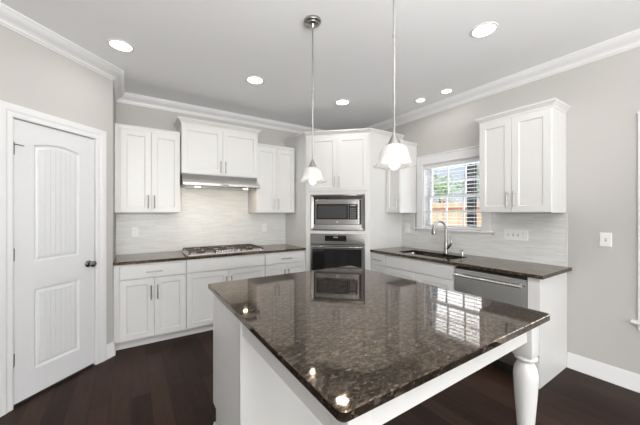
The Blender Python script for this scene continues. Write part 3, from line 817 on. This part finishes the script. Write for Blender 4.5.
# faucet
fc = thing('faucet', 'tall stainless pull-down gooseneck faucet behind the sink', 'faucet', (3.205, 2.075, 0.9145), PI - 0.55)   # local +x points over the sink (-X)
MB().lathe([(0.030, 0), (0.030, 0.006), (0.024, 0.012), (0.021, 0.05), (0.020, 0.13), (0.0155, 0.16)], (0, 0)).build('faucet_body', FAUC, fc, smooth=True)
pts = [(0, 0, 0.14), (0, 0, 0.25), (0.0, 0, 0.31)]
R_ = 0.074
for k in range(1, 11):
    a = PI - PI * k / 10 * 1.0; pts.append((R_ + R_ * math.cos(a), 0, 0.315 + R_ * math.sin(a)))
MB().tube(pts, 0.0145, 14).build('spout', FAUC, fc, smooth=True)
MB().lathe([(0.0150, 0.322), (0.020, 0.312), (0.022, 0.285), (0.028, 0.248), (0.026, 0.232), (0.012, 0.232)], (0.148, 0)).build('spray_head', FAUC, fc, smooth=True)
MB().tube([(-0.745 * h_, 0.667 * h_, z_) for h_, z_ in ((0.010, 0.060), (0.035, 0.085), (0.058, 0.115), (0.066, 0.150), (0.050, 0.215))], [0.018, 0.017, 0.013, 0.010, 0.007], 12).build('lever_handle', FAUC, fc, smooth=True)
sd = thing('soap_dispenser', 'small chrome soap dispenser right of the faucet', 'soap dispenser', (3.19, 1.858, 0.9145), PI)
MB().lathe([(0.020, 0), (0.020, 0.005), (0.012, 0.010), (0.011, 0.040), (0.007, 0.044), (0.007, 0.058)], (0, 0), 18).build('pump_body', CHROME, sd, smooth=True)
MB().tube([(-0.008, 0, 0.062), (0.03, 0, 0.064), (0.055, 0, 0.056)], [0.009, 0.007, 0.005], 10).build('nozzle', CHROME, sd, smooth=True)

# ------------------------------------------------------------------ island
IX0, IX1, IY0, IY1 = 0.4386, 1.722, 0.5523, 2.0958
ib = thing('kitchen_island', 'white kitchen island base with turned corner leg and open seating side', 'island', (0, 0, 0))
BX0, BX1, BY0, BY1 = 0.474, 1.690, 1.462, 2.055
m = MB(); m.box(BX0, BX1, BY0, BY1, 0.10, ZT); m.box(BX0, BX1, BY0, BY1 - 0.075, 0.0, 0.0998); m.build('carcass', CAB, ib)
# end panel edge strip and back panel
m = MB(); m.box(BX0 - 0.006, BX0 - 0.0005, BY0 - 0.006, BY0 + 0.03, 0.0, ZT - 0.001); m.box(BX0 - 0.006, BX1, BY0 - 0.007, BY0 - 0.0005, 0, ZT - 0.001); m.build('back_panel', CAB, ib)
m = MB(); m.sweep([(BX0 - 0.0065, BY1 - 0.080), (BX0 - 0.0065, BY0 - 0.0075), (BX1, BY0 - 0.0075)], [(0, 0), (0.013, 0), (0.012, 0.010), (0.005, 0.022), (0, 0.022)], side=-1); m.build('shoe_molding', CAB, ib)
# doors on the cooktop side
sub = MB()
for k, (a, b_) in enumerate(((BX0, BX0 + 0.405), (BX0 + 0.405, BX0 + 0.81), (BX0 + 0.81, BX1))):
    def flip(o): o.rotation_euler = (0, 0, PI); o.location = (BX1 + BX0, BY1, 0)
    x0, x1 = a + 0.003, b_ - 0.003
    d = slab(ib, x0, x1, 0.728, 0.868); flip(d); pull(d, (x0 + x1) / 2, 0.793, False)
    d = shaker(ib, x0, x1, 0.104, 0.720); flip(d); pull(d, x1 - 0.03, 0.575)
# aprons
m = MB(); AZ0 = 0.775
m.box(0.565, 1.625, 0.612, 0.634, AZ0, ZT - 0.0005, 0.001); m.build('apron', CAB, ib)
for x in (0.478, 1.662): MB().box(x, x + 0.022, 0.665, BY0 - 0.0075, AZ0, ZT - 0.0005, 0.001).build('apron', CAB, ib)
PROF = [(0.036, 0.697), (0.048, 0.690), (0.050, 0.683), (0.044, 0.676), (0.036, 0.670), (0.034, 0.662), (0.040, 0.650), (0.048, 0.632), (0.0525, 0.605), (0.053, 0.575), (0.051, 0.54), (0.047, 0.48),
        (0.041, 0.40), (0.035, 0.32), (0.030, 0.24), (0.026, 0.17), (0.024, 0.13), (0.027, 0.118), (0.034, 0.112), (0.036, 0.102), (0.030, 0.094), (0.027, 0.085), (0.034, 0.060), (0.036, 0.035), (0.030, 0.008), (0.026, 0.0)]
for lx, ly in ((1.656, 0.634), (0.520, 0.634)):
    m = MB(); m.lathe(PROF[::-1], (lx, ly), 32); m.box(lx - 0.043, lx + 0.043, ly - 0.043, ly + 0.043, 0.697, ZT - 0.0005, 0.002)
    m.build('leg', CAB, ib, smooth=True)
it = thing('island_countertop', 'large polished dark brown granite top of the kitchen island', 'countertop', ((IX0 + IX1) / 2, (IY0 + IY1) / 2, 0.884), -0.0087)
hx, hy = (IX1 - IX0) / 2, (IY1 - IY0) / 2
MB().prism(rrect(-hx, hx, -hy, hy, 0.022, 6), 0, 0.030, 0.003).build('slab', GR, it)

# ------------------------------------------------------------------ ceiling downlights
DL = [((-0.07, 2.943), 0.078, 'recessed ceiling downlight nearest the pantry door'), ((1.10, 2.923), 0.078, 'recessed ceiling downlight in front of the raised hood cabinet'),
      ((2.248, 2.89), 0.078, 'recessed ceiling downlight in front of the oven tower, between the pendants'), ((3.023, 2.302), 0.052, 'small recessed ceiling downlight over the sink, farther from the camera'),
      ((3.051, 1.966), 0.052, 'small recessed ceiling downlight over the sink, nearer the camera'), ((2.276, 1.151), 0.078, 'large recessed ceiling downlight at the right, nearest the camera')]
for (x, y), r_, lab in DL:
    o = thing('ceiling_downlight', lab, 'ceiling light', (x, y, ZC), group='recessed ceiling downlights')
    MB().lathe([(r_ + 0.020, -0.0005), (r_ + 0.018, -0.005), (r_ + 0.002, -0.007), (r_, -0.004), (r_, -0.0005)], (0, 0), 32, cap=False).build('trim_ring', TRIM, o, smooth=True)
    MB().lathe([(r_ - 0.0005, -0.0008), (r_ - 0.0005, -0.0030), (r_ - 0.004, -0.0040)], (0, 0), 32).build('lens', LENS, o)
    area('downlight', (x, y, ZC - 0.012), (0, 0, -1), r_ * 2, r_ * 2, CAN_W * (1 if r_ > 0.06 else 0.45), (1.0, 0.965, 0.925), 'DISK', math.radians(150))

# ------------------------------------------------------------------ pendants


def pendant(x, y, label, zr):
    o = thing('pendant_light', label, 'pendant light', (x, y, 0), group='pendant lights over the island')
    MB().lathe([(0.062, ZC - 0.0005), (0.064, ZC - 0.010), (0.060, ZC - 0.020), (0.045, ZC - 0.024), (0.043, ZC - 0.030), (0.018, ZC - 0.034), (0.012, ZC - 0.050), (0.007, ZC - 0.058)]).build('canopy', NICKEL, o, smooth=True)
    MB().tube([(0, 0, ZC - 0.055), (0, 0, 2.30)], 0.0055, 10).tube([(0, 0, 2.305), (0, 0, 2.290)], 0.0075, 10).tube([(0, 0, 2.30), (0, 0, zr + 0.165)], 0.0055, 10).build('rod', NICKEL, o, smooth=True)
    MB().lathe([(0.0065, zr + 0.178), (0.010, zr + 0.166), (0.014, zr + 0.160), (0.030, zr + 0.128), (0.034, zr + 0.118), (0.030, zr + 0.114)]).build('shade_holder', NICKEL, o, smooth=True)
    seg = 96; prof = [(0.028, 0.121), (0.043, 0.116), (0.056, 0.105), (0.065, 0.088), (0.070, 0.068), (0.074, 0.050), (0.080, 0.034), (0.091, 0.020), (0.104, 0.012)]

    def ring(r_, z, t_):
        out = []
        f_ = max(0, (0.05 - z) / 0.04); f_ = min(1, f_)
        for k in range(seg):
            th = 2 * PI * k / seg
            rr_ = r_ * (1 + 0.015 * math.cos(24 * th) * (1 - f_) + 0.035 * f_ * math.cos(8 * th)) - t_
            out.append((rr_ * math.cos(th), rr_ * math.sin(th), zr + z - 0.004 * f_ * math.cos(8 * th + PI)))
        return out
    MB().loops([ring(r_, z, 0) for r_, z in prof] + [ring(r_, z, 0.0025) for r_, z in prof[::-1]], False, False).build('glass_shade', SHADE, o, smooth=True)
    MB().lathe([(0.012, zr + 0.112), (0.012, zr + 0.075), (0.022, zr + 0.052), (0.029, zr + 0.030), (0.026, zr + 0.010), (0.014, zr - 0.003), (0.003, zr - 0.006)], (0, 0), 20).build('light_bulb', BULB, o, smooth=True)
    l = bpy.data.lights.new('pendant_glow', 'POINT'); l.energy = PENDANT_W; l.color = (1, 0.95, 0.88); l.shadow_soft_size = 0.02
    lo = bpy.data.objects.new('pendant_glow', l); COL.objects.link(lo); lo.location = (x, y, zr - 0.035)
    return o


pendant(1.112, 1.785, 'glass bell pendant light farther from the camera, canopy visible', 1.622)
pendant(1.102, 0.996, 'glass bell pendant light nearer the camera, in front of the window cabinet', 1.630)

# ------------------------------------------------------------------ wall plates (local frame as cabinets)


def plate(name, label, cat, loc, rot, w, h, kinds):
    o = thing(name, label, cat, loc, rot)
    m = MB(); m.loops([rectloop(-w / 2, w / 2, -h / 2, h / 2, 0, -0.0005), rectloop(-w / 2, w / 2, -h / 2, h / 2, 0, -0.003), rectloop(-w / 2, w / 2, -h / 2, h / 2, 0.004, -0.006)])
    m.build('cover_plate', PLATE, o)
    n_ = len(kinds)
    for i, k in enumerate(kinds):
        cx = (i - (n_ - 1) / 2) * 0.046
        if k == 'o':
            MB().box(cx - 0.017, cx + 0.017, -0.0075, -0.0062, -0.034, 0.034, 0.0005).build('receptacle', PLATE, o)
            for zz in (-0.019, 0.019):
                s_ = MB()
                for dx in (-0.006, 0.006): s_.box(cx + dx - 0.0012, cx + dx + 0.0012, -0.0083, -0.0076, zz - 0.004, zz + 0.005)
                s_.box(cx - 0.002, cx + 0.002, -0.0083, -0.0076, zz - 0.011, zz - 0.008)
                s_.build('socket_slots', PLATED, o)
        else:
            MB().box(cx - 0.006, cx + 0.006, -0.0068, -0.0061, -0.013, 0.013).build('slot', PLATED, o)
            MB().loops([[(cx - 0.004, -0.0069, -0.004), (cx + 0.004, -0.0069, -0.004), (cx + 0.004, -0.0069, 0.006), (cx - 0.004, -0.0069, 0.006)], [(cx - 0.003, -0.016, 0.005), (cx + 0.003, -0.016, 0.005), (cx + 0.003, -0.016, 0.011), (cx - 0.003, -0.016, 0.011)]]).build('toggle', PLATE, o)
    return o


plate('wall_outlet', 'white outlet on the backsplash left of the cooktop, near the pantry wall', 'outlet', (0.040, YB - 0.0092, 1.178), 0, 0.078, 0.122, 'o')
plate('wall_outlet', 'white outlet on the backsplash right of the cooktop, near the oven tower', 'outlet', (1.700, YB - 0.0092, 1.182), 0, 0.078, 0.122, 'o')
plate('wall_outlet', 'white outlet on the backsplash between oven tower and window', 'outlet', (XR - 0.0092, 2.752, 1.190), -PI / 2, 0.078, 0.122, 'o')
plate('switch_plate', 'wide white four-gang switch plate under the wall cabinet right of the window', 'light switch', (XR - 0.0092, 1.365, 1.180), -PI / 2, 0.222, 0.112, 'ssso')
plate('switch_plate', 'single white toggle switch on the bare greige wall at right', 'light switch', (XR - 0.0002, 0.692, 1.182), -PI / 2, 0.074, 0.118, 's')

# ------------------------------------------------------------------ outdoors, seen through the window
struct(MB().box(XR + WT + 0.01, 60, -30, 60, -0.5, -0.35).build('ground', EARTH))
fn = thing('wooden_fence', 'sunlit tan board fence across the yard outside the window', 'fence', (9.2, 0, -0.35))
m = MB(); y = -4.0
while y < 14:
    m.box(0, 0.02, y, y + 0.138, 0.03, 2.12 + random.uniform(-0.01, 0.01)); y += 0.142
m.build('boards', WOODF, fn)
for z in (0.45, 1.15, 1.85): MB().box(-0.045, -0.001, -4, 14, z, z + 0.09).build('rail', RAILF, fn)
for k in range(8): MB().box(0.021, 0.115, -3.6 + k * 2.4, -3.5 + k * 2.4, 0, 2.2).build('post', RAILF, fn)
ps = thing('porch_post', 'dark square porch post standing just outside the window', 'post', (4.75, 2.60, -0.35))
MB().box(-0.055, 0.055, -0.055, 0.055, 0.15, 3.5, 0.006).build('shaft', POST, ps); MB().box(-0.12, 0.12, -0.12, 0.12, 0, 0.15, 0.01).build('base', POST, ps)


def tree(x, y, h, r_, leaf, label, n_=650, size=0.13):
    o = thing('tree', label, 'tree', (x, y, -0.35), group='trees beyond the fence')
    m = MB(); m.tube([(0, 0, 0), (0.05, 0.03, h * 0.4), (0, 0.06, h * 0.85)], [0.10, 0.07, 0.02], 8)
    for k in range(7):
        a = k * 2.4; z = h * (0.35 + 0.07 * k); m.tube([(0.03, 0.03, z), (math.cos(a) * r_ * .6, math.sin(a) * r_ * .6, z + r_ * .5)], [0.03, 0.01], 5)
    m.build('trunk', BARK, o)
    m = MB(); cl = [(random.gauss(0, r_ * .5), random.gauss(0, r_ * .5), h * random.uniform(0.38, 0.97)) for _ in range(26)]
    for _ in range(n_):
        c = random.choice(cl); p = Vector((c[0] + random.gauss(0, r_ * .22), c[1] + random.gauss(0, r_ * .22), c[2] + random.gauss(0, r_ * .18)))
        a = Vector((random.gauss(0, 1), random.gauss(0, 1), random.gauss(0, 1))).normalized(); b_ = a.cross(Vector((random.gauss(0, 1), random.gauss(0, 1), random.gauss(0, 1)))).normalized()
        s_ = size * random.uniform(0.5, 1)
        m.face([m.bm.verts.new(p - a * s_), m.bm.verts.new(p - b_ * s_ * .5), m.bm.verts.new(p + a * s_), m.bm.verts.new(p + b_ * s_ * .5)])
    m.build('crown', leaf, o)


for i, (x, y, h, r_, lf, lab) in enumerate([(12.2, 11.0, 3.5, 0.7, LEAFB, 'pale green tree beyond the fence at the left of the window view'), (12.4, 8.3, 3.6, 0.65, LEAFA, 'bright green tree beyond the fence in the middle of the window view'),
                                        (16.5, 9.0, 3.6, 0.7, LEAFC, 'dark green tree beyond the fence near the dark post'), (12.5, 5.6, 3.8, 0.7, LEAFB, 'pale green tree beyond the fence at the right of the window view'),
                                        (16.5, 14.0, 3.9, 0.8, LEAFC, 'dark green tree farthest back at the left of the window view')]):
    tree(x, y, h, r_, lf, lab)
